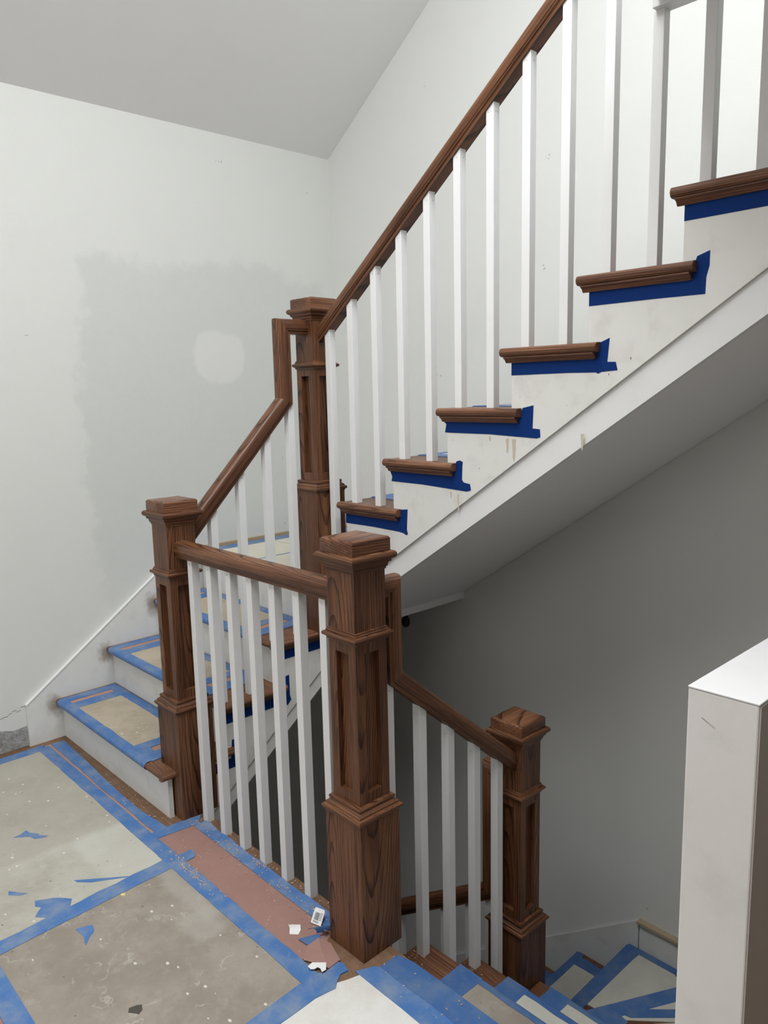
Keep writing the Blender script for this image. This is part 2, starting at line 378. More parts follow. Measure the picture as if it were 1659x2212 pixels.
# broken plaster where the old skirting came off
pm = MB(); n = 16; ys = [-0.254 - i*0.055 for i in range(n+1)]
top = [0.085 + 0.03*random.random() - 0.0*i for i in range(n+1)]
for i in range(n):
    a0, a1 = ys[i], ys[i+1]
    for k in range(3):
        def zz(j, kk): return 0.004 + (top[j]-0.004) * kk/3 + (random.uniform(-.004, .004) if 0 < kk < 3 else 0)
        pm.add([(XW + 0.0015 + 0.003*random.random(), a0, zz(i, k)), (XW + 0.0015 + 0.003*random.random(), a1, zz(i+1, k)),
                (XW + 0.0015 + 0.003*random.random()*(k < 2), a1, zz(i+1, k+1)), (XW + 0.0015 + 0.003*random.random()*(k < 2), a0, zz(i, k+1))], [(0,1,2,3)])
tag(pm.build('trim_3', PLASTER), kind='structure')
# dark crack line above the broken plaster
cm = MB()
for i in range(9):
    y0 = -0.254 - i*0.018; y1 = y0 - 0.018
    za = 0.180 - 0.010*i*0.35 + random.uniform(-.006, .006); zb = za + random.uniform(-.006, .004)
    cm.add([(XW+0.0008, y0, za), (XW+0.0008, y1, zb), (XW+0.0008, y1, zb+0.0016), (XW+0.0008, y0, za+0.0016)], [(0,1,2,3)])
tag(cm.build('trim_4', HOLE), kind='structure')

# ------------------------------------------------------------------ newel posts
def newel(cx, cy, ztop, zbot, label, zpanel=True):
    t = thing('newel_post', (cx, cy, zbot), label, 'newel post', 'box newel posts of the staircase')
    HC, HT, HS, HM, HBM, HB = 0.0656, 0.0780, 0.0541, 0.0681, 0.0801, 0.0720
    z = ztop
    # cap block with rounded top
    b = MB().box(cx-HC, cx+HC, cy-HC, cy+HC, z-0.0385, z)
    o = b.build('cap_block', OAK_CAP, t, bevel=0.0)
    me = o.data; bm = bmesh.new(); bm.from_mesh(me)
    zt = max(v.co.z for v in bm.verts)
    es = [e for e in bm.edges if all(abs(v.co.z - zt) < 1e-5 for v in e.verts)]
    bmesh.ops.bevel(bm, geom=es, offset=0.009, segments=4, profile=0.5, affect='EDGES')
    es = [e for e in bm.edges if abs(e.verts[0].co.z - e.verts[1].co.z) > 0.02]
    bmesh.ops.bevel(bm, geom=es, offset=0.0012, segments=2, profile=0.5, affect='EDGES')
    for f in bm.faces: f.smooth = True
    bm.to_mesh(me); bm.free()
    try: me.set_sharp_from_angle(angle=math.radians(35))
    except Exception: pass
    # crown moulding under the cap: half round, step, cove
    pr = [(HS-0.004, -0.0875), (HS+0.0022, -0.0875), (HS+0.0026, -0.0815), (HS+0.0056, -0.0800), (HS+0.0060, -0.0765), (HS+0.0070, -0.0715),
          (HS+0.0098, -0.0680), (HS+0.0130, -0.0672), (HS+0.0130, -0.0612), (HS+0.0150, -0.0602)]
    for a in range(-80, 91, 17):
        pr.append((HT-0.0095+0.0095*math.cos(math.radians(a)), -0.0490+0.0105*math.sin(math.radians(a))))
    pr += [(HC, -0.0385), (HC-0.012, -0.0385)]
    MB().rings(pr, cx, cy, z).build('crown_moulding', OAK_M, t, smooth=True)
    MB().box(cx-HS, cx+HS, cy-HS, cy+HS, z-0.246, z-0.080).build('upper_shaft', OAK_Z, t, bevel=0.001)
    # middle band
    pr = [(HS-0.004, -0.2740), (HS+0.0035, -0.2740), (HS+0.004, -0.2690), (HS+0.0065, -0.2665)]
    for a in range(-80, 91, 17):
        pr.append((HM-0.0062+0.0062*math.cos(math.radians(a)), -0.2590+0.0065*math.sin(math.radians(a))))
    pr += [(HS+0.0055, -0.2520), (HS+0.0055, -0.2485), (HS+0.003, -0.2470), (HS+0.003, -0.2425), (HS, -0.2410), (HS-0.004, -0.2410)]
    MB().rings(pr, cx, cy, z).build('middle_moulding', OAK_M, t, smooth=True)
    # lower shaft with a recessed panel in each face
    za, zb = z-0.722, z-0.268
    ST, D = 0.0290, 0.016
    pz0, pz1 = z-0.688, z-0.302
    MB().box(cx-HS+D, cx+HS-D, cy-HS+D, cy+HS-D, za, zb).build('panel_core', OAK_Z, t)
    fr = MB()
    for sx in (-1, 1):
        for sy in (-1, 1):
            x0, x1 = sorted((cx+sx*HS, cx+sx*(HS-ST))); y0, y1 = sorted((cy+sy*HS, cy+sy*(HS-ST)))
            fr.box(x0, x1, y0, y1, za, zb)
    for s in (-1, 1):
        for z0, z1 in ((za, pz0), (pz1, zb)):
            y0, y1 = sorted((cy+s*HS, cy+s*(HS-D-0.001))); fr.box(cx-HS+ST, cx+HS-ST, y0, y1, z0, z1)
            x0, x1 = sorted((cx+s*HS, cx+s*(HS-D-0.001))); fr.box(x0, x1, cy-HS+ST, cy+HS-ST, z0, z1)
    fr.build('lower_shaft', OAK_Z, t)
    # base moulding
    pr = [(HB-0.004, -0.7640), (HB+0.001, -0.7640), (HB+0.002, -0.7600)]
    for a in range(-80, 91, 17):
        pr.append((HBM-0.006+0.006*math.cos(math.radians(a)), -0.7520+0.0072*math.sin(math.radians(a))))
    pr += [(HB+0.0005, -0.7435), (HB-0.0005, -0.7385), (HB-0.006, -0.7350)]
    for a in range(-60, 91, 25):
        pr.append((HS+0.006+0.0048*math.cos(math.radians(a)), -0.7250+0.0062*math.sin(math.radians(a))))
    pr += [(HS, -0.7172), (HS-0.004, -0.7172)]
    MB().rings(pr, cx, cy, z).build('base_moulding', OAK_M, t, smooth=True)
    MB().box(cx-HB, cx+HB, cy-HB, cy+HB, zbot, z-0.758).build('base_box', OAK_Z, t, bevel=0.0012)
    return t
NA = (0.0, 0.0); NC = (0.988, -0.006); NB = (-0.002, 0.669); ND = (0.976, 0.7127)
newel(NA[0], NA[1], 1.1702, 0.0, 'dark oak newel post at the foot of the flight going up')
newel(NC[0], NC[1], 1.1600, 0.0, 'dark oak newel post at the head of the flight going down')
newel(NB[0], NB[1], 1.8954, 3*R, 'tall dark oak newel post at the landing where the flights turn')
newel(ND[0], ND[1], 0.4321, -1.2, 'dark oak newel post down at the winder turn')

# ------------------------------------------------------------------ handrails
PROF = [(0.022, -0.029), (0.022, -0.0185), (0.0265, -0.0150), (0.0265, -0.0120), (0.0295, -0.0075), (0.0300, 0.0), (0.0300, 0.009), (0.0275, 0.018), (0.0215, 0.0245), (0.012, 0.0280), (0.0, 0.029)]
PROF = PROF + [(-x, y) for x, y in PROF[::-1][1:]]
def rail(parent, path, plane, lat, names, mats, hs=1.0):
    """path: list of (a, z); plane 'x','y' or '-x' maps a to a world axis; lat = other coordinate"""
    P = [Vector(q) for q in path]; n = len(P)
    nr = []
    for i in range(n-1):
        d = (P[i+1]-P[i]).normalized(); nr.append(Vector((-d.y, d.x)))
    sec = []
    for i in range(n):
        if i == 0: mv = nr[0]
        elif i == n-1: mv = nr[-1]
        else: mv = (nr[i-1]+nr[i]) / (1 + nr[i-1].dot(nr[i]))
        sec.append(mv)
    # plumb cut ends for sloping ends
    for i, k in ((0, 0), (n-1, n-2)):
        if abs(nr[k].x) > 0.05 and abs(nr[k].y) > 0.05: sec[i] = Vector((0, 1.0/nr[k].y))
    def W(a, z, s):
        if plane == 'y': return (lat + s, a, z)
        if plane == 'x': return (a, lat + s, z)
        return (-a, lat + s, z)
    out = []
    for i in range(n-1):
        vs = []
        for j in (i, i+1):
            for s, h in PROF:
                q = P[j] + sec[j]*(h*hs); vs.append(W(q.x, q.y, s))
        k = len(PROF)
        fs = [tuple(range(k)), tuple(range(k, 2*k))[::-1]] + [(a, (a+1) % k, k+(a+1) % k, k+a) for a in range(k)]
        out.append(MB().add(vs, fs).build(names[i], mats[i], parent, smooth=True))
    return out

HBAL = 0.0145
NAILS = []
def baluster(parent, cx, cy, z0, ztop, slope=(0.0, 0.0), nails=True, mesh=None):
    """square baluster; its top is cut to the slope (dz/dx, dz/dy)"""
    vs = []
    h = HBAL
    for z in (z0, None):
        for sx, sy in ((-1,-1), (1,-1), (1,1), (-1,1)):
            zz = z0 if z is not None else ztop + slope[0]*sx*h + slope[1]*sy*h
            vs.append((cx+sx*h, cy+sy*h, zz))
    o = MB().add(vs, [(3,2,1,0), (4,5,6,7), (0,1,5,4), (1,2,6,5), (2,3,7,6), (3,0,4,7)]).build('baluster', WHITE, parent, bevel=0.0008, seg=1)
    if nails:
        nb = MB()
        for k in range(2):
            s = random.uniform(-.006, .006) + (-.004, .004)[k]; zt = ztop - 0.013 - random.uniform(0, .004)
            nb.add([(cx+s, cy-h-.0004, zt-.003), (cx+s+.0013, cy-h-.0004, zt-.003), (cx+s+.0016, cy-h-.0004, zt), (cx+s+.0003, cy-h-.0004, zt)], [(0,1,2,3)])
            nb.add([(cx+h+.0004, cy+s, zt-.003), (cx+h+.0004, cy+s+.0013, zt-.003), (cx+h+.0004, cy+s+.0020, zt), (cx+h+.0004, cy+s+.0007, zt)], [(0,1,2,3)])
        q = nb.build('nail_holes', HOLE, o)
    return o

# level guard between the two front newels
g = thing('stair_railing', (0.49, -0.002, 0.0), 'level oak handrail on white square balusters along the floor edge', 'railing')
rail(g, [(NA[0]+0.053, 1.0), (NC[0]-0.053, 1.0)], 'x', -0.002, ['handrail'], [OAK_X])
for i in range(7):
    baluster(g, 0.1275 + 0.1207*i, -0.001, 0.0, 0.9715)

# railing of the lower flight
lg = thing('stair_railing', (0.0, 0.30, 3*R), 'oak handrail rising to a gooseneck with white balusters by the left wall', 'railing')
aL = math.atan(1.03)
zc = lambda y: 1.0575 + 1.03*(y - 0.073)
OAK_SL = oak_slope('stained_oak_lower_rail', 'y', aL)
rail(lg, [(0.0535, zc(0.0535)), (0.502, zc(0.502)), (0.502, 1.783), (0.6155, 1.783)], 'y', 0.0, ['handrail', 'gooseneck_drop', 'gooseneck_arm'], [OAK_SL, OAK_Z, OAK_Y])
for k, yb in enumerate((0.158, 0.284, 0.409, 0.527)):
    lvl = 1 if yb - 0.0145 < 0.155 - 0.03 else (2 if yb < 0.40 else 3)
    y0 = yb
    lvl = 1
    for q in (1, 2, 3):
        if yb > -0.1263 + RUN_L*(q-1) + 0.02: lvl = q
    baluster(lg, 0.0, yb, lvl*R, zc(yb) - 0.040, (0, 1.03))

# railing of the upper flight
ug = thing('stair_railing', (0.7, 0.667, 5*R), 'long oak handrail with white balusters on the upper flight', 'railing')
sU = 0.757; zu = lambda x: 1.8045 + sU*(x - 0.111)
OAK_SU = oak_slope('stained_oak_upper_rail', 'x', math.atan(sU))
rail(ug, [(0.051, zu(0.051)), (1.62, zu(1.62))], 'x', 0.668, ['handrail'], [OAK_SU])
for k in range(13):
    xf = 0.111 + 0.1346*k; cx = xf - HBAL + 0.001
    lvl = 5
    for q in range(5, 13):
        if cx > 0.157 + RUN_U*(q-6) + 0.02: lvl = q
    top = zu(cx) - 0.036
    if k >= 10: baluster(ug, cx, YS + HBAL, lvl*R, 2.4545, (0, 0), nails=False)
    else: baluster(ug, cx, YS + HBAL, lvl*R, top, (sU, 0), nails=k < 8)

# railing going down from the head newel to the winder newel
dg = thing('stair_railing', (0.988, 0.36, -2*R), 'oak handrail stepping down by a gooseneck beside the flight going down', 'railing')
sD = -0.825; zd = lambda y: 0.745 + sD*(y - 0.117)
OAK_SD = oak_slope('stained_oak_down_rail', 'y', math.atan(sD))
rail(dg, [(0.047, 1.007), (0.117, 1.007), (0.117, zd(0.117)), (0.6595, zd(0.6595))], 'y', 0.986, ['gooseneck_arm', 'gooseneck_drop', 'handrail'], [OAK_Y, OAK_Z, OAK_SD], hs=0.92)
for yb, lvl in ((0.098, -1), (0.2285, -1), (0.350, -2), (0.472, -2), (0.588, -3)):
    baluster(dg, 0.984, yb, lvl*R - (0.03 if yb in (0.350, 0.588) and False else 0), zd(yb) - 0.036, (0, sD))

# railing of the lowest flight, under the upper one
eg = thing('stair_railing', (0.55, 0.713, -7*R), 'dark oak handrail deep in the stairwell below the winder newel', 'railing')
sE = 0.66; ze = lambda x: -0.272 + sE*(x - 0.853)
rail(eg, [(-0.923, 0.205), (-0.862, 0.205), (-0.862, ze(0.862)), (0.90, ze(-0.90))], '-x', 0.713, ['gooseneck_arm', 'gooseneck_drop', 'handrail'], [OAK_X, OAK_Z, oak_slope('stained_oak_lowest_rail', 'x', math.atan(sE))])
for k in range(11):
    cx = 0.858 if k == 0 else 0.760 - 0.126*(k-1)
    lvl = -(5 + max(1, math.ceil((0.95 - cx)/0.2591)))
    baluster(eg, cx, 0.713, lvl*R, ze(cx) - 0.036, (sE, 0), nails=False)

# ------------------------------------------------------------------ treads
TT = 0.027
def nose_prof(n=6):
    """half round nose: list of (forward offset, dz from tread top)"""
    r = TT/2
    return [(-r + r*math.cos(math.radians(a)), -r + r*math.sin(math.radians(a))) for a in [90 - 180*i/n for i in range(n+1)]]
def jag(a, b, n, amp):
    """points between two 2D points with a torn edge"""
    a = Vector(a); b = Vector(b); d = (b-a); nn = Vector((-d.y, d.x)).normalized()
    return [tuple(a + d*(i/n) + nn*random.uniform(-amp, amp)*(0 < i < n)) for i in range(n+1)]
def strip(poly, z0, z1, name, mat, parent=None, **kw):
    return MB().prism(poly, 'z', z0, z1).build(name, mat, parent, **kw)
def rect_strip(x0, x1, y0, y1, z0, z1, name, mat, parent=None, amp=0.0015, n=7):
    if x1-x0 > y1-y0:
        e = jag((x0, y0), (x1, y0), n, amp) + jag((x1, y1), (x0, y1), n, amp)
    else:
        e = jag((x1, y0), (x1, y1), n, amp) + jag((x0, y1), (x0, y0), n, amp)
    return strip(e, z0, z1, name, mat, parent)

# ---- lower flight: treads run along x, climb along +y
lf = thing('stair_flight', (-0.48, -0.09, 0.0), 'lower flight of three taped oak treads with white risers rising to the landing', 'stairs')
XR = 0.046                # end of the return nosing
for i in range(3):
    z = (i+1)*R; yn = -0.1263 + RUN_L*i; yr = yn + 0.030
    yb = yr + RUN_L + 0.005
    # tread plank with half round front
    np_ = nose_prof()
    prof = [(yb, z), ] + [(yn + 0 - o, z + dz) for o, dz in np_] + [(yb, z - TT)]
    xr_end = XR if i else 0.040
    tr = MB().prism(prof, 'x', XW + 0.016, XS - 0.006).build('tread', TREAD_X, lf, smooth=True)
    # return nosing along the well side
    rp = [(XS - 0.006, z)] + [(xr_end + o, z + dz) for o, dz in np_] + [(XS - 0.006, z - TT)]
    rb = MB().prism(rp, 'y', yn + (0.0 if i else 0.0), (yb + 0.022) if i else -0.0725).build('return_nosing', TREAD_Y, tr, smooth=True)
    if not i: MB().prism(rp, 'y', 0.0735, yb + 0.022).build('return_nosing', TREAD_Y, tr, smooth=True)
    # cove under the nosing on the well side
    if i: MB().prism([(XS, z-TT), (XS+0.022, z-TT), (XS+0.020, z-TT-0.006), (XS+0.010, z-TT-0.010), (XS+0.005, z-TT-0.018), (XS, z-TT-0.018)], 'y', yr - 0.01, yb + 0.012).build('cove_moulding', OAK_Y, tr)
    MB().box(XW + 0.016, XS - (0.0008 if i else 0.0), yr, yr + 0.018, z - R, z - TT).build('riser', TRIMW, lf)
    # protection board and tape on the tread
    bx0, bx1 = -0.81, -0.245
    strip(jag((bx0, yn+0.027), (bx1, yn+0.027), 5, 0.001) + jag((bx1, yb-0.045), (bx0, yb-0.045), 5, 0.001), z, z+0.0022, 'protection_board', BOARD_TREAD, tr)
    strip([(-0.93, yn+0.02), (-0.83, yn+0.02), (-0.83, yb-0.02), (-0.93, yb-0.02)], z, z+0.0006, 'rosin_paper', ROSIN_L, tr)
    strip([(-0.23, yn+0.02), (-0.11, yn+0.02), (-0.11, yb-0.02), (-0.23, yb-0.02)], z, z+0.0006, 'rosin_paper', ROSIN_L, tr)
    # front tape wrapped round the nose
    w0 = [(0.0005-o_, dz_) for o_, dz_ in np_]
    tp = MB(); xs = [XW + 0.035 + (bx1 + 0.145 - (XW+0.035))*k/14 for k in range(15)]
    for k in range(14):
        ja = 0.0; rows = []
        for x in (xs[k], xs[k+1]):
            dj = 0.006*math.sin(x*37 + i) + 0.004*math.sin(x*91)
            row = [(x, yn + 0.036 + 0.3*dj, z + 0.003), (x, yn + 0.013, z + 0.0028)]
            rr = TT/2 + 0.0022
            for a in (60, 30, 0, -30, -60):
                row.append((x, yn + TT/2 - rr*math.cos(math.radians(a)), z - TT/2 + rr*math.sin(math.radians(a))))
            row.append((x, yn + 0.012, z - TT - 0.002))
            row.append((x, yn + 0.022 + 0.2*dj, z - TT - 0.004 + 0.6*dj))
            rows.append(row)
        L = len(rows[0]); tp.add(rows[0] + rows[1], [(q, q+1, L+q+1, L+q) for q in range(L-1)])
    tp.build('masking_tape', TAPE, tr, smooth=True)
    # side and back tapes
    rect_strip(-0.955, -0.900, yn+0.030, yb-0.012, z, z+0.0027, 'masking_tape', TAPE, tr)
    rect_strip(-0.865, -0.795, yn+0.030, yb-0.030, z, z+0.0032, 'masking_tape', TAPE, tr)
    rect_strip(-0.955, -0.10, yb-0.056, yb-0.012, z, z+0.0030, 'masking_tape', TAPE, tr, n=14)
    rect_strip(-0.262, -0.205, yn+0.030, yb-0.030, z, z+0.0032, 'masking_tape', TAPE, tr)
    rect_strip(-0.165, -0.095, yn+0.028, yb-0.030, z, z+0.0029, 'masking_tape', TAPE, tr)
    rect_strip(-0.262, -0.095, yn+0.030, yn+0.075, z, z+0.0033, 'masking_tape', TAPE, tr)
# landing riser and landing
yl = -0.1263 + 3*RUN_L
MB().box(XW + 0.016, -0.074, yl+0.030, yl+0.048, 3*R, LAND-TT).build('riser', TRIMW, lf)
# outer stringer of the lower flight (saw-tooth) and soffit band
ys_ = [-0.0963 + RUN_L*i for i in range(4)]
# stringer starts behind the first newel
poly = [(0.074, 0.0), (0.074, R-TT)]
poly += [(ys_[1], R-TT), (ys_[1], 2*R-TT), (ys_[2], 2*R-TT), (ys_[2], 3*R-TT), (0.595, 3*R-TT), (0.595, 0.325)]
lz = lambda y: 0.0075 + 0.771*(y-0.1562)
poly = [(0.074, lz(0.074)), (0.074, R-TT)] + poly[2:-1] + [(0.66, 3*R-TT), (0.66, lz(0.66))]
MB().prism(poly, 'x', XS-0.0059, XS).build('stringer', TRIMW, lf)
lb = lambda y: -0.065 + 0.762*(y-0.1548)
MB().prism([(0.03, lb(0.03)), (0.03, lz(0.03)+0.01), (0.68, lz(0.68)+0.01), (0.68, lb(0.68))], 'x', XS-0.034, XS-0.006).build('soffit_band', TRIMW, lf)
MB().prism([(-0.09, lb(-0.09)), (-0.09, lb(-0.09)+0.10), (0.68, lb(0.68)+0.10), (0.68, lb(0.68))], 'x', XW, XS-0.034).build('soffit', CEIL, lf)
# dark tape on that stringer
for i in range(1, 4):
    z = i*R; ya = ys_[i-1]; yb2 = ya + RUN_L
    a = max(ya, 0.076)
    b = yb2 - 0.002
    pl = [(a, z-TT-0.018), (a, z-TT-0.058), (b+0.034, z-TT-0.058), (b+0.042, z-TT-0.070), (b+0.062, z-TT-0.050), (b+0.056, z-TT-0.030), (b+0.056, z+0.030), (b+0.026, z+0.028), (b+0.018, z-TT-0.018)]
    if i == 3: pl = [(a, z-TT-0.018), (a, z-TT-0.056), (0.66, z-TT-0.056), (0.66, z-TT-0.018)]
    MB().prism(pl, 'x', XS, XS+0.0008).build('masking_tape', TAPE_D, lf, label='dark blue tape')

# landing
ld = thing('stair_landing', (-0.5, 1.1, LAND), 'square landing under pale boards and blue tape in the wall corner', 'landing')
MB().prism([(YW, LAND)] + [(yl - o, LAND + dz) for o, dz in nose_prof()] + [(YW, LAND-TT)], 'x', XW, -0.074).build('deck', TREAD_X, ld, smooth=True)
MB().box(XW, -0.085, yl + 0.05, YW, 0.50, LAND-TT).build('joist_box', TRIMW, ld)
MB().box(-0.085, -0.02, 0.668, YW, 0.481, 0.54).build('fascia', WHITE, ld)
MB().box(XW, -0.085, yl - 0.05, YW, 0.481, 0.50).build('soffit', CEIL, ld)
for (x0, x1, y0, y1) in ((-0.90, -0.55, 0.70, 1.03), (-0.90, -0.55, 1.035, 1.50), (-0.545, -0.16, 0.70, 1.03), (-0.545, -0.16, 1.035, 1.50)):
    rect_strip(x0, x1, y0, y1, LAND, LAND+0.0022, 'protection_board', BOARD_LAND, ld, 0.001)
rect_strip(-0.955, -0.875, 0.69, 1.53, LAND, LAND+0.003, 'masking_tape', TAPE, ld, n=14)
rect_strip(-0.955, -0.12, 1.475, 1.545, LAND, LAND+0.0033, 'masking_tape', TAPE, ld, n=14)
rect_strip(-0.955, -0.12, 0.645, 0.715, LAND, LAND+0.0033, 'masking_tape', TAPE, ld, n=14)
rect_strip(-0.19, -0.115, 0.69, 1.53, LAND, LAND+0.0030, 'masking_tape', TAPE, ld, n=14)
rect_strip(-0.554, -0.541, 0.72, 1.48, LAND, LAND+0.0027, 'masking_tape', TAPE, ld, n=14)
tag(MB().box(XW, XW+0.018, 0.64, YW, LAND, LAND+0.016).build('trim_5', BAREWOOD), kind='structure')
tag(MB().box(XW+0.018, -0.112, YW-0.018, YW, LAND, LAND+0.016).build('trim_7', BAREWOOD), kind='structure')

YB = YW - 0.003
# ---- upper flight: treads climb along +x
uf = thing('stair_flight', (0.9, 1.1, 5*R), 'upper flight with oak return nosings, white stringer and dark blue tape', 'stairs')
XN = lambda l: 0.157 + RUN_U*(l-6); XRI = lambda l: 0.1835 + RUN_U*(l-6)
TAPES = {
 6: [(-.004,-.019),(-.006,-.057),(.150,-.055),(.296,-.0575),(.318,-.060),(.332,-.066),(.341,-.062),(.336,-.045),(.3415,.030),(.308,.026),(.286,-.019)],
 7: [(-.015,-.018),(-.004,-.038),(-.008,-.056),(.150,-.057),(.355,-.066),(.372,-.060),(.368,-.040),(.340,-.036),(.333,-.028),(.335,.020),(.337,.032),(.324,.037),(.309,.033),(.286,-.019)],
 8: [(-.018,-.017),(-.004,-.026),(-.010,-.055),(.180,-.056),(.365,-.064),(.378,-.060),(.376,-.036),(.349,-.034),(.352,.036),(.312,.028),(.286,-.019)],
 9: [(-.0005,-.018),(-.0005,-.056),(.200,-.0545),(.296,-.056),(.301,-.060),(.312,-.055),(.362,-.052),(.356,-.029),(.330,-.028),(.336,.037),(.304,.025),(.286,-.019)],
 10:[(-.0005,-.018),(-.0005,-.056),(.200,-.055),(.330,-.056),(.331,-.015),(.338,.012),(.338,.048),(.306,.038),(.286,-.019)],
 11:[(-.0005,-.018),(-.0005,-.056),(.200,-.055),(.400,-.054),(.400,-.018)],
 12:[(-.0005,-.018),(-.0005,-.056),(.330,-.055),(.330,-.018)]}
for l in range(5, 13):
    z = l*R; xn = XN(l); xr = XRI(l); xb = XRI(l+1) + 0.002
    np_ = nose_prof()
    y0 = YS - 0.0 if l > 5 else 0.745
    prof = [(xb, z)] + [(xn - o, z+dz) for o, dz in np_] + [(xb, z-TT)]
    tr = MB().prism(prof, 'y', (YS + 0.002) if l > 5 else 0.745, YB).build('tread', TREAD_Y, uf, smooth=True)
    if l == 5:
        MB().prism([(xb+0.018, z), (0.074, z), (0.074, z-TT), (xb+0.018, z-TT)], 'y', 0.626, 0.7449).build('return_nosing', TREAD_X, tr)
    if l > 5:
        yo = 0.6235
        rp = [(YS + 0.002, z)] + [(yo - o, z+dz) for o, dz in np_] + [(YS + 0.002, z-TT)]
        MB().prism(rp, 'x', xn - 0.001, xb + 0.036).build('return_nosing', TREAD_X, tr, smooth=True)
        cp = [(YS, z-TT), (YS-0.0205, z-TT), (YS-0.0205, z-TT-0.004), (YS-0.012, z-TT-0.009), (YS-0.006, z-TT-0.0185), (YS, z-TT-0.0185)]
        MB().prism(cp, 'x', xr - 0.018, xb + 0.024).build('cove_moulding', TREAD_X, tr)
    MB().box(xr, xr + 0.018, (YS + 0.0005) if l > 5 else 0.745, YB, z - R, z - TT + 0.001).build('riser', TRIMW, uf)
    # boards and tapes on the treads
    rect_strip(xn+0.045, xb-0.05, 0.87, 1.47, z, z+0.0022, 'protection_board', BOARD_WHITE, tr, 0.001)
    rect_strip(xn+0.012, xb-0.016, 0.80, 0.875, z, z+0.0032, 'masking_tape', TAPE, tr)
    rect_strip(xn+0.012, xn+0.052, 0.80, 1.53, z, z+0.0030, 'masking_tape', TAPE, tr, n=10)
    rect_strip(xb-0.055, xb-0.016, 0.80, 1.53, z, z+0.0030, 'masking_tape', TAPE, tr, n=10)
    if l in TAPES:
        pl = [(xr + a, z - TT + b + 0.0) for a, b in TAPES[l]]
        MB().prism(pl, 'y', YS - 0.0009, YS).build('masking_tape', TAPE_D, uf, label='dark blue tape on the white stringer')
# stringer, recessed band and soffit
sz = lambda x: 0.9303 + 0.6826*(x - 0.4657)
pl = [(0.074, sz(0.074)), (0.074, 5*R-TT)]
for l in range(6, 13):
    pl += [(XRI(l), (l-1)*R - TT), (XRI(l), l*R - TT)]
pl += [(XRI(13), 12*R-TT), (XRI(13), sz(XRI(13)))]
MB().prism(pl, 'y', YS, YS + 0.0099).build('stringer', TRIMW, uf)
bz = lambda x: 0.9469 + 0.6690*(x - 0.6197) - 0.004
MB().prism([(0.045, bz(0.045)), (0.045, sz(0.045)+0.03), (XRI(13), sz(XRI(13))+0.03), (XRI(13), bz(XRI(13)))], 'y', YS+0.010, YS+0.032).build('soffit_band', WHITE, uf)
MB().prism([(-0.02, bz(-0.02)), (-0.02, bz(-0.02)+0.03), (0.10, bz(0.10)+0.11), (XRI(13), bz(XRI(13))+0.11), (XRI(13), bz(XRI(13)))], 'y', YS+0.032, YB).build('soffit', CEIL, uf)
for (x, z, s) in ((1.325, 1.56, .003), (1.022, 1.50, .002), (1.19, 1.475, .002), (1.5, 1.83, .003), (1.39, 1.60, .004), (0.86, 1.27, .003), (0.62, 1.19, .002), (0.35, 1.0, .002), (0.245, 0.985, .002), (0.745, 1.36, .0025), (1.55, 1.94, .003)):
    MB().add([(x, YS-.0006, z), (x+s*.6, YS-.0006, z), (x+s*.8, YS-.0006, z+s*1.6), (x+s*.2, YS-.0006, z+s*1.5)], [(0,1,2,3)]).build('nail_hole', HOLE, uf)
# tan drips of stain on the stringer
DRIP = plain('tan_stain_drip', (0.585, 0.505, 0.395, 1), 0.6)
for x, z0, z1, wd in ((1.245, 1.395, 1.345, .006), (0.768, 1.178, 1.115, .0045), (0.735, 1.185, 1.160, .004), (1.000, 1.372, 1.300, .0085), (0.975, 1.374, 1.325, .006), (0.905, 1.378, 1.362, .005)):
    L = []; Rr = []
    for k in range(6):
        f = k/5; zk = z0 + (z1-z0)*f; wk = wd*(1-f)**0.5
        L.append((x - wk + random.uniform(-.0015, .0015), YS-.0004, zk)); Rr.append((x + wk + random.uniform(-.0015, .0015), YS-.0004, zk))
    MB().add(L + Rr[::-1], [tuple(range(12))]).build('stain_drip', DRIP, uf)

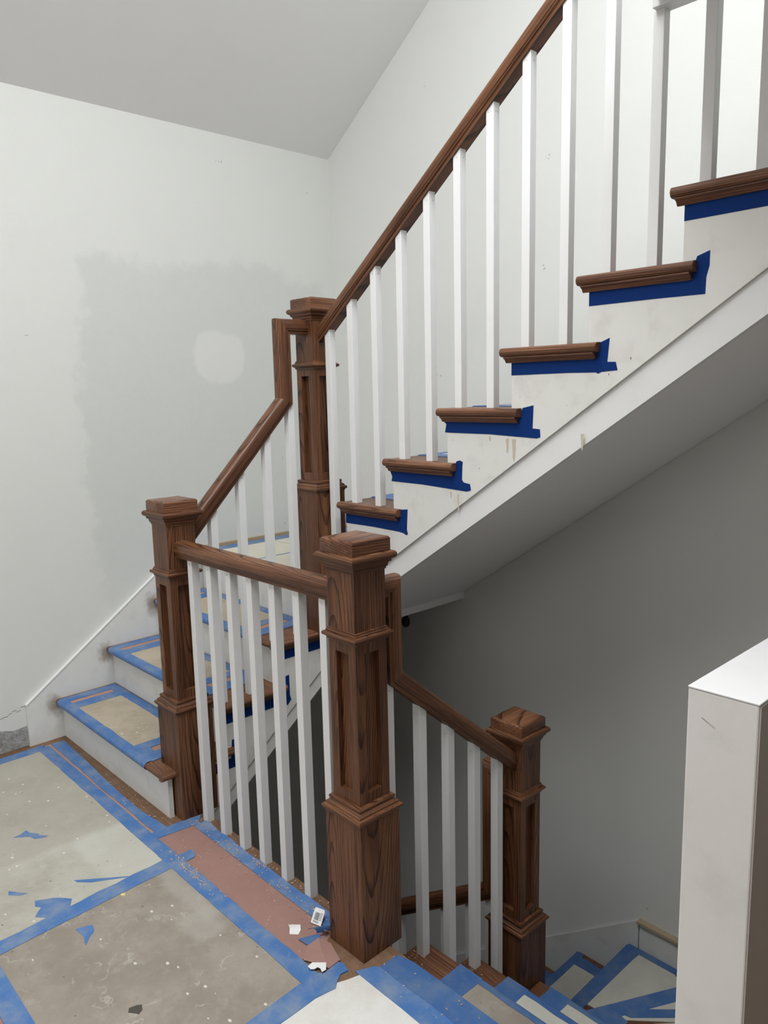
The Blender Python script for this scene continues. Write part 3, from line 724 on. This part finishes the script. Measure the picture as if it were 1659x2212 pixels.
# ---- flight going down beside the half wall: treads run along x, descend along +y
df = thing('stair_flight', (1.45, 0.4, -3*R), 'flight going down under blue tape and boards to winder treads', 'stairs')
nose_y = {1: 0.279, 2: 0.515, 3: 0.757}
XL = 0.938
for k in (1, 2, 3):
    z = -k*R; yn = nose_y[k]; yb = (FE if k == 1 else nose_y[k-1]) - 0.035
    np_ = nose_prof()
    prof = [(yb, z)] + [(yn + o, z+dz) for o, dz in np_] + [(yb, z-TT)]
    xl = XL + 0.018 if k < 3 else ND[0] + 0.074
    tr = MB().prism(prof, 'x', xl, KX0-0.003).build('tread', TREAD_X, df, smooth=True)
    if k < 3:
        rp = [(xl, z)] + [(XL - o, z+dz) for o, dz in np_] + [(xl, z-TT)]
        MB().prism(rp, 'y', yb + 0.004, yn).build('return_nosing', TREAD_Y, tr, smooth=True)
    MB().box(xl + 0.01, KX0-0.003, yb, yb + 0.016, z, z + R - TT).build('riser', TRIMW, df)
    yv = (FE if k == 1 else nose_y[k-1])
    wx = {1: 1.097, 2: 1.094, 3: 1.096}[k]; bx = {1: 1.183, 2: 1.178, 3: 1.179}[k]
    mat = BOARD_TREAD if k == 1 else BOARD_LOW
    bm_ = BOARD_BROWN if k == 1 else BOARD_LOW
    rect_strip(bx-0.005, KX0-0.12, yv-0.02, yn-0.024, z, z+0.0022, 'protection_board', bm_, tr, 0.001)
    rect_strip(wx, bx, yv-0.02, yn-0.006, z, z+0.003, 'masking_tape', TAPE_S, tr)
    tp = MB(); xs = [wx + (KX0-0.03-wx)*q/12 for q in range(13)]
    for q in range(12):
        rows = []
        for x in (xs[q], xs[q+1]):
            dj = 0.002*math.sin(x*51+k)
            row = [(x, yn-0.030+dj, z+0.0033), (x, yn-0.0135, z+0.0030)]
            rr = TT/2 + 0.002
            for a in (60, 30, 0, -30, -60): row.append((x, yn - TT/2 + rr*math.cos(math.radians(a)), z - TT/2 + rr*math.sin(math.radians(a))))
            row.append((x, yn-0.018, z-TT-0.002)); rows.append(row)
        L = len(rows[0]); tp.add(rows[0]+rows[1], [(a, a+1, L+a+1, L+a) for a in range(L-1)])
    tp.build('masking_tape', TAPE_S, tr, smooth=True)
# inner stringer under the treads on the well side
MB().prism([(FE-0.0, -0.24), (FE, -0.03), (0.05, -R-0.03), (0.25, -R-0.03), (0.25, -2*R-0.03), (0.48, -2*R-0.03), (0.48, -3*R-0.03), (0.66, -3*R-0.03), (0.66, -1.05), (0.30, -0.62)], 'x', 0.957, 0.975).build('stringer', TRIMW, df)
# winder treads round the lower newel
def poly_tread(poly, z, name, noses):
    t_ = MB().prism(poly, 'z', z-TT, z).build(name, TREAD_X, df, bevel=0.004, seg=2)
    return t_
px, py = ND[0] + 0.074, ND[1] + 0.0
w4 = poly_tread([(1.030, 0.722), (KX0-0.003, 0.722), (KX0-0.003, 1.583), (1.475, 1.583), (1.310, 1.268), (1.140, 0.946), (1.030, 0.745)], -4*R, 'tread', None)
MB().prism([(1.030, 0.722), (KX0-0.003, 0.722), (KX0-0.003, 0.737), (1.030, 0.737)], 'z', -4*R, -3*R-TT).build('riser', TRIMW, df)
strip([(1.056, 0.786), (1.10, 0.79), (1.185, 0.905), (1.540, 1.578), (1.470, 1.578), (1.3085, 1.2685), (1.1385, 0.9465)], -4*R-TT-0.001, -4*R+0.003, 'masking_tape', TAPE_S, w4)
strip([(1.219, 1.015), (1.245, 0.985), (1.90, 1.60-0.02), (1.56, 1.575)], -4*R, -4*R+0.0022, 'protection_board', BOARD_LOW, w4)
strip([(1.060, 0.775), (1.30, 0.775), (1.262, 0.99), (1.195, 1.0), (1.15, 0.945)], -4*R, -4*R+0.0035, 'masking_tape', TAPE_S, w4)
strip([(1.19, 1.0), (1.26, 1.012), (1.46, 1.215), (1.43, 1.235)], -4*R, -4*R+0.0037, 'masking_tape', TAPE_S, w4)
strip([(1.268, 0.975), (1.45, 0.96), (1.80, 1.35), (1.60, 1.35)], -4*R, -4*R+0.0026, 'protection_board', BOARD_LOW, w4)
# kite tread
w5 = poly_tread([(0.945, 1.583), (0.950, 0.785), (1.055, 0.74), (1.16, 0.93), (1.50, 1.583)], -5*R, 'tread', None)
MB().prism([(1.16, 0.945), (1.18, 0.935), (1.515, 1.583), (1.495, 1.583)], 'z', -5*R, -4*R-TT).build('riser', TRIMW, df)
strip([(0.988, 1.138), (1.035, 1.143), (1.213, 1.472), (1.177, 1.553), (1.012, 1.541)], -5*R, -5*R+0.0022, 'protection_board', BOARD_LOW, w5)
strip([(0.943, 1.555), (0.9485, 0.80), (1.0, 0.80), (1.010, 1.568), (0.95, 1.568)], -5*R-TT-0.001, -5*R+0.0030, 'masking_tape', TAPE_S, w5)
strip([(0.955, 1.568), (0.955, 1.535), (1.40, 1.535), (1.42, 1.568)], -5*R, -5*R+0.0033, 'masking_tape', TAPE_S, w5)
strip([(1.172, 1.560), (1.180, 1.530), (1.30, 1.53), (1.30, 1.56)], -5*R, -5*R+0.0036, 'masking_tape', TAPE_S, w5)
# straight treads going down to the left under the upper flight
for k in range(6, 13):
    z = -k*R; xn = 0.690 - 0.2591*(k-6); xb = xn + 0.2591 + 0.030
    np_ = nose_prof()
    tr = MB().prism([(xb, z)] + [(xn - o, z+dz) for o, dz in np_] + [(xb, z-TT)], 'y', 0.70 if xn < 0.6 else 0.787, YB).build('tread', TREAD_Y, df, smooth=True)
    MB().box(xb-0.002, xb+0.014, 0.787, YB, z, z+R-TT).build('riser', TRIMW, df)
    if k < 9:
        rect_strip(xn+0.030, xb-0.030, 0.90, 1.490, z, z+0.0022, 'protection_board', BOARD_LOW, tr, 0.001)
        rect_strip(xn-0.002, xn+0.034, 0.80, 1.565, z, z+0.0032, 'masking_tape', TAPE_S, tr)
        rect_strip(xn+0.01, xb-0.012, 1.485, 1.545, z, z+0.0030, 'masking_tape', TAPE_S, tr)
        rect_strip(xb-0.098, xb-0.016, 0.80, 1.52, z, z+0.0027, 'masking_tape', TAPE_S, tr)
# skirting on the back wall down there
tag(MB().prism([(0.9868, -0.783), (0.9868, -0.925), (0.944, -1.05), (0.70, -1.25), (-0.9, -2.45), (-0.9, -2.16), (0.5057, -1.130)], 'y', YW-0.014, YW).build('baseboard_stair', SKIRT_LOW), kind='structure')
tag(MB().box(0.992, KX0, YW-0.014, YW, -0.925, -0.792).build('baseboard_corner', SKIRT_LOW), kind='structure')
tag(MB().box(0.985, KX0, YW-0.030, YW, -0.792, -0.780).build('trim_6', BAREWOOD), kind='structure')

# ---- black fixture under the landing
fx = thing('wall_light', (-0.385, 1.50, 0.40), 'small black fixture hanging just under the landing fascia', 'light fixture')
MB().rings([(0.009, 0.481), (0.009, 0.33)][::-1], -0.346, 1.49).build('stem', BLACK, fx)
rp = [(0.004 + 0.020*math.sin(math.radians(a)), 0.33 + 0.030*-math.cos(math.radians(a))) for a in range(0, 181, 20)]
bmh = MB(); ns = 14
vs = []; fs = []
for h, z in rp:
    for q in range(ns): vs.append((-0.346 + h*math.cos(2*math.pi*q/ns), 1.49 + h*math.sin(2*math.pi*q/ns), z - 0.018))
for i in range(len(rp)-1):
    for q in range(ns): fs.append((i*ns+q, i*ns+(q+1) % ns, (i+1)*ns+(q+1) % ns, (i+1)*ns+q))
fs.append(tuple(range(ns))[::-1]); fs.append(tuple(range((len(rp)-1)*ns, len(rp)*ns)))
bmh.add(vs, fs).build('shade', BLACK, fx, smooth=True)

# ------------------------------------------------------------------ floor protection
def top_strip(poly, z1, name, mat, label, cat, group=None, z0=0.0):
    o = MB().prism(poly, 'z', z0, z1).build(name, mat)
    return tag(o, label, cat, group)
def rectp(x0, x1, y0, y1, amp=0.002, n=10):
    if abs(x1-x0) > abs(y1-y0): return jag((x0, y0), (x1, y0), n, amp) + jag((x1, y1), (x0, y1), n, amp)
    return jag((x1, y0), (x1, y1), n, amp) + jag((x0, y1), (x0, y0), n, amp)
top_strip([(-0.90, -1.8), (0.300, -1.8), (0.278, -0.76), (0.248, -0.232), (-0.90, -0.212)], 0.0025, 'protection_board', BOARD_PALE, 'pale grey floor board splashed with paint beside the left wall', 'floor board')
top_strip([(0.300, -0.800), (1.035, -0.800), (1.010, -0.228), (0.282, -0.228)], 0.0026, 'protection_board', BOARD_BROWN, 'brown stained floor board framed by blue tape in front of the level railing', 'floor board')
top_strip([(1.050, -0.95), (KX0+0.6, -0.95), (KX0+0.6, -0.6), (KX0-0.02, -0.6), (KX0-0.02, -0.100), (1.090, -0.092), (1.072, -0.15), (1.055, -0.19)], 0.0025, 'protection_board', BOARD_WHITE, 'white floor board at the head of the flight going down', 'floor board')
top_strip([(0.300, -1.8), (1.035, -1.8), (1.035, -0.80), (0.300, -0.80)], 0.0012, 'rosin_paper', ROSIN, 'pink rosin paper beyond the brown floor board', 'paper')
top_strip([(-0.93, -0.205), (0.10, -0.205), (0.10, -0.150), (-0.93, -0.150)], 0.0008, 'rosin_paper', ROSIN_L, 'narrow pink rosin paper slot under tape along the first riser', 'paper')
top_strip([(0.085, -0.205), (0.93, -0.205), (0.925, -0.100), (0.88, -0.030), (0.115, -0.032)], 0.0013, 'rosin_paper', ROSIN, 'long strip of pinkish brown rosin paper along the baluster feet', 'paper')
T_ = lambda poly, z1, lab: top_strip(poly, z1, 'masking_tape', TAPE, lab, 'tape')
T_(jag((-0.945, -1.8), (-0.885, -1.8), 2, 0) + jag((-0.885, -0.232), (-0.940, -0.205), 3, .002), 0.0034, 'blue tape strip along the foot of the left wall')
T_(rectp(-0.915, 0.262, -0.240, -0.192, 0.002, 20), 0.0038, 'blue tape strip on the back edge of the pale floor board')
T_(jag((-0.925, -0.178), (-0.30, -0.184), 10, .002) + jag((-0.28, -0.181), (0.085, -0.183), 8, .002) + [(0.060, -0.133), (-0.10, -0.150), (-0.254, -0.150), (-0.45, -0.142), (-0.64, -0.132), (-0.80, -0.128), (-0.918, -0.122)], 0.0031, 'frayed blue tape strip beside the bottom riser')
T_([(0.062, -0.205), (0.105, -0.205), (0.112, -0.150), (0.122, -0.060), (0.131, -0.046), (0.110, -0.030), (0.078, -0.006), (0.070, -0.060), (0.064, -0.11)], 0.0036, 'short blue tape at the foot of the bottom newel post')
T_(jag((0.292, -1.8), (0.350, -1.8), 2, 0) + jag((0.322, -0.79), (0.298, -0.230), 9, .002) + jag((0.236, -0.230), (0.262, -0.76), 9, .003), 0.0040, 'blue tape over the seam of the pale and brown floor boards')
T_(rectp(0.205, 1.012, -0.242, -0.190, 0.002, 18), 0.0043, 'blue tape between the brown floor board and the rosin paper')
T_([(0.250, -0.200), (0.302, -0.200), (0.297, -0.157), (0.292, -0.150), (0.262, -0.142), (0.252, -0.145)], 0.0046, 'blue tape stub turned onto the rosin paper')
tp = MB(); up = [(0.128, -0.020), (0.150, -0.012), (0.20, -0.0155), (0.236, -0.0165), (0.27, -0.0165), (0.298, -0.0160), (0.36, -0.0165), (0.42, -0.018), (0.484, -0.0172), (0.55, -0.018), (0.62, -0.0165), (0.70, -0.018), (0.76, -0.0172), (0.834, -0.015), (0.905, -0.014)]
for i in range(len(up)-1):
    (xa, ya), (xb_, yb_) = up[i], up[i+1]
    ha = 0.006 + 0.003*math.sin(i*1.7); hb = 0.006 + 0.003*math.sin((i+1)*1.7)
    tp.add([(xa, -0.062, 0.0028), (xb_, -0.062, 0.0028), (xb_, -0.030, 0.0034), (xa, -0.030, 0.0034), (xa, ya, ha), (xb_, yb_, hb)], [(0,1,2,3), (3,2,5,4)])
tag(tp.build('masking_tape', TAPE, smooth=True), 'wide blue tape curling up along the baluster feet', 'tape')
T_([(0.996, -0.228), (0.990, -0.205), (1.013, -0.172), (1.003, -0.128), (1.022, -0.118), (1.050, -0.126), (1.046, -0.15), (1.058, -0.170), (1.075, -0.190), (1.070, -0.215), (1.064, -0.25), (1.066, -0.30), (1.072, -0.80), (1.018, -0.80), (1.008, -0.45)], 0.0041, 'torn blue tape between the brown and the white floor boards')
T_([(1.030, -0.808), (1.030, -0.862), (0.66, -0.850), (0.285, -0.842), (0.285, -0.790), (0.66, -0.793)], 0.0044, 'blue tape along the front edge of the brown floor board')
T_(jag((1.066, -0.115), (KX0-0.03, -0.118), 14, .002) + jag((KX0-0.03, -0.055), (1.10, -0.058), 14, .002) + [(1.088, -0.068)], 0.0040, 'blue tape on the back edge of the white floor board')
tp = MB(); xs = [1.100 + (KX0-0.03-1.100)*q/16 for q in range(17)]
for q in range(16):
    rows = []
    for x in (xs[q], xs[q+1]):
        e = 0.012*max(0, 1-(x-1.10)/0.05)
        row = [(x, -0.062, 0.0034), (x, -0.02, 0.0022), (x, FE - 0.012 - e, 0.0016), (x, FE + 0.0025 - e, 0.0005 - 0.0)]
        if e < 0.004: row.append((x, FE+0.004, -0.012)); row.append((x, FE+0.002, -0.03))
        else: row.append((x, FE+0.0026-e, 0.0004)); row.append((x, FE+0.0027-e, 0.0003))
        rows.append(row)
    L = len(rows[0]); tp.add(rows[0]+rows[1], [(a, a+1, L+a+1, L+a) for a in range(L-1)])
tag(tp.build('masking_tape', TAPE_S, smooth=True), 'dusty blue tape folded over the floor edge above the first step down', 'tape')
# torn blue scraps left on the boards
S_ = lambda poly, z, lab: top_strip(poly, z, 'tape_scrap', TAPE, lab, 'tape', None, 0.0024)
S_([(-0.264, -0.554), (-0.268, -0.525), (-0.281, -0.504), (-0.255, -0.500), (-0.225, -0.478), (-0.215, -0.482), (-0.186, -0.458), (-0.188, -0.478), (-0.201, -0.501), (-0.23, -0.510)], 0.0030, 'ragged blue tape scrap near the bottom step')
S_([(0.132, -0.496), (0.246, -0.351), (0.2475, -0.3535), (0.183, -0.461), (0.150, -0.492)], 0.0030, 'long thin blue tape scrap beside the seam')
S_([(0.148, -0.623), (0.175, -0.575), (0.20, -0.552), (0.22, -0.537), (0.240, -0.548), (0.256, -0.558), (0.262, -0.585), (0.278, -0.606), (0.250, -0.630), (0.226, -0.650), (0.205, -0.632), (0.194, -0.62), (0.176, -0.632)], 0.0031, 'large torn blue tape scrap beside the seam')
S_([(0.365, -0.585), (0.372, -0.560), (0.383, -0.541), (0.405, -0.545), (0.417, -0.552), (0.425, -0.565), (0.454, -0.590), (0.44, -0.588), (0.415, -0.580), (0.395, -0.582)], 0.0032, 'pointed blue tape scrap on the brown floor board')
S_([(0.04, -0.665), (0.075, -0.640), (0.095, -0.625), (0.088, -0.648), (0.06, -0.672)], 0.0030, 'small blue tape scrap on the pale floor board')
tag(MB().prism([(0.755, -0.604), (0.760, -0.585), (0.768, -0.575), (0.785, -0.582), (0.792, -0.595), (0.780, -0.602), (0.768, -0.612)], 'z', 0.0026, 0.0030).build('stain_spot', plain('dark_stain', (0.07, 0.06, 0.05, 1), 0.6)), 'dark round stain on the brown floor board', 'stain')
tag(MB().prism([(0.306, -0.421), (0.316, -0.421), (0.322, -0.414), (0.316, -0.408), (0.306, -0.411)], 'z', 0.0024, 0.0032).build('paint_drop', plain('yellow_paint', (0.72, 0.58, 0.24, 1), 0.5)), 'yellow paint drop at the tape seam', 'paint drop')

# torn rosin paper, curled tape, label and white scraps by the head newel
tag(MB().add([(0.937, -0.189, 0.005), (0.905, -0.155, 0.010), (0.915, -0.118, 0.022), (0.945, -0.100, 0.012), (1.007, -0.118, 0.006), (1.010, -0.160, 0.006), (0.978, -0.168, 0.005), (0.955, -0.14, 0.014)],
    [(0,1,7), (1,2,7), (2,3,7), (3,4,7), (4,5,7), (5,6,7), (6,0,7)]).build('torn_paper', ROSIN), 'torn curled flap of pink rosin paper by the head newel post', 'paper')
tag(MB().add([(0.868, -0.062, 0.006), (0.905, -0.070, 0.010), (0.912, -0.092, 0.026), (0.886, -0.086, 0.016)], [(0,1,2,3)]).build('torn_paper', ROSIN), 'small raised corner of rosin paper touching the head newel post', 'paper')
cr = MB(); n = 9
for i in range(n):
    a0 = -0.3 + i*2.6/n; a1 = -0.3 + (i+1)*2.6/n
    def cp(a, s): return (0.880 + 0.022*s + 0.013*math.cos(a)*0.8, -0.118 + 0.040*s + 0.012*math.cos(a), 0.006 + 0.013*(1+math.sin(a)))
    cr.add([cp(a0, 0), cp(a1, 0), cp(a1, 1), cp(a0, 1)], [(0,1,2,3)])
cr.add([(0.860, -0.150, 0.005), (0.905, -0.145, 0.005), (0.925, -0.112, 0.006), (0.893, -0.098, 0.012)], [(0,1,2,3)])
tag(cr.build('curled_tape', TAPE_S, smooth=True), 'crumpled curl of blue tape lifting off the rosin paper', 'tape')
lb_ = thing('paper_label', (0.845, -0.062, 0.006), 'small white barcode label leaning on the tape by the head newel post', 'label')
c0 = Vector((0.831, -0.082, 0.005)); ex = Vector((0.034, 0.010, 0.0)); ey = Vector((-0.014, 0.030, 0.028))
def LP(u, v, off=0.0):
    nn = ex.cross(ey).normalized(); return tuple(c0 + ex*u + ey*v + nn*off)
MB().add([LP(0,0), LP(1,0), LP(1,.9), LP(.9,1), LP(.1,1), LP(0,.9), LP(0,0,-.0006), LP(1,0,-.0006), LP(1,.9,-.0006), LP(.9,1,-.0006), LP(.1,1,-.0006), LP(0,.9,-.0006)],
    [(0,1,2,3,4,5), (11,10,9,8,7,6)] + [(i, (i+1) % 6, 6+(i+1) % 6, 6+i) for i in range(6)]).build('sheet', PAPER, lb_)
bc = MB(); u = 0.18
while u < 0.62:
    wd = random.choice((0.012, 0.02, 0.035)); bc.add([LP(u, .25, .0004), LP(u+wd, .25, .0004), LP(u+wd, .72, .0004), LP(u, .72, .0004)], [(0,1,2,3)]); u += wd + random.choice((0.015, 0.025))
for k in range(5):
    bc.add([LP(.68, .30+.1*k, .0004), LP(.9, .30+.1*k, .0004), LP(.9, .335+.1*k, .0004), LP(.68, .335+.1*k, .0004)], [(0,1,2,3)])
for k in range(2):
    bc.add([LP(.15, .10+.06*k, .0004), LP(.7, .10+.06*k, .0004), LP(.7, .13+.06*k, .0004), LP(.15, .13+.06*k, .0004)], [(0,1,2,3)])
bc.build('barcode', INK, lb_)
tag(MB().add([(0.806, -0.139, 0.003), (0.834, -0.120, 0.003), (0.843, -0.136, 0.002), (0.824, -0.153, 0.002), (0.806, -0.132, 0.012), (0.826, -0.115, 0.013), (0.800, -0.138, 0.010)],
    [(0,1,2,3), (0,4,5,1), (0,6,4)]).build('paper_scrap', PAPER), 'folded white paper scrap on the rosin paper', 'paper')
tag(MB().prism([(0.969, -0.199), (0.966, -0.182), (0.993, -0.155), (1.013, -0.172), (1.012, -0.185), (0.999, -0.180), (0.990, -0.182), (0.990, -0.192), (0.983, -0.200)], 'z', 0.010, 0.0108).build('paper_scrap', PAPER), 'notched white paper scrap on the torn tape', 'paper')

# ------------------------------------------------------------------ wood shavings
ch = MB()
def chip(x, y, z, s):
    s *= 1.55
    a = random.uniform(0, 6.28); c, d = math.cos(a)*s, math.sin(a)*s; k = random.uniform(.3, .6); h = s*random.uniform(.3, .9)
    ch.add([(x-c, y-d, z), (x+d*k, y-c*k, z), (x+c, y+d, z), (x-d*k, y+c*k, z), (x, y, z+h)], [(0,1,4), (1,2,4), (2,3,4), (3,0,4), (3,2,1,0)])
for i in range(170): chip(random.uniform(0.10, 0.90), random.gauss(-0.035, 0.022), 0.004, random.uniform(.0012, .0036))
for i in range(110): chip(0.36 + random.gauss(0, 0.09), -0.205 + random.gauss(0, 0.009), 0.0045, random.uniform(.0012, .0036))
for i in range(45): chip(0.50 + random.gauss(0, 0.03), -0.022 + random.gauss(0, 0.008), 0.006, random.uniform(.0015, .004))
for i in range(70): chip(random.uniform(0.10, 0.92), random.uniform(-0.19, -0.06), 0.0016, random.uniform(.001, .0032))
for i in range(60): chip(random.uniform(-0.5, 0.06), random.gauss(-0.13, 0.03), 0.0035, random.uniform(.001, .003))
for i in range(150): chip(random.uniform(-0.7, 1.0), random.uniform(-0.8, -0.24), 0.0028, random.uniform(.0008, .0028))
for i in range(26): chip(random.uniform(0.13, 0.92), random.uniform(0.0, 0.017), 0.001, random.uniform(.0015, .0035))
for i in range(45): chip(random.uniform(1.10, 1.7), random.uniform(-0.09, 0.012), 0.0035, random.uniform(.001, .003))
for i in range(22): chip(random.uniform(0.945, 1.02), random.uniform(0.17, 0.23), -R+.0005, random.uniform(.0012, .003))
for i in range(18): chip(random.uniform(0.950, 1.03), random.uniform(0.43, 0.47), -2*R+.0005, random.uniform(.0012, .003))
for i in range(40): chip(random.uniform(-0.9, -0.1), random.uniform(-0.09, 0.11), R+.003, random.uniform(.0008, .0025))
tag(ch.build('wood_shavings', CHIP), 'loose wood shavings and dust scattered over the floor and steps', 'shavings', kind='stuff')
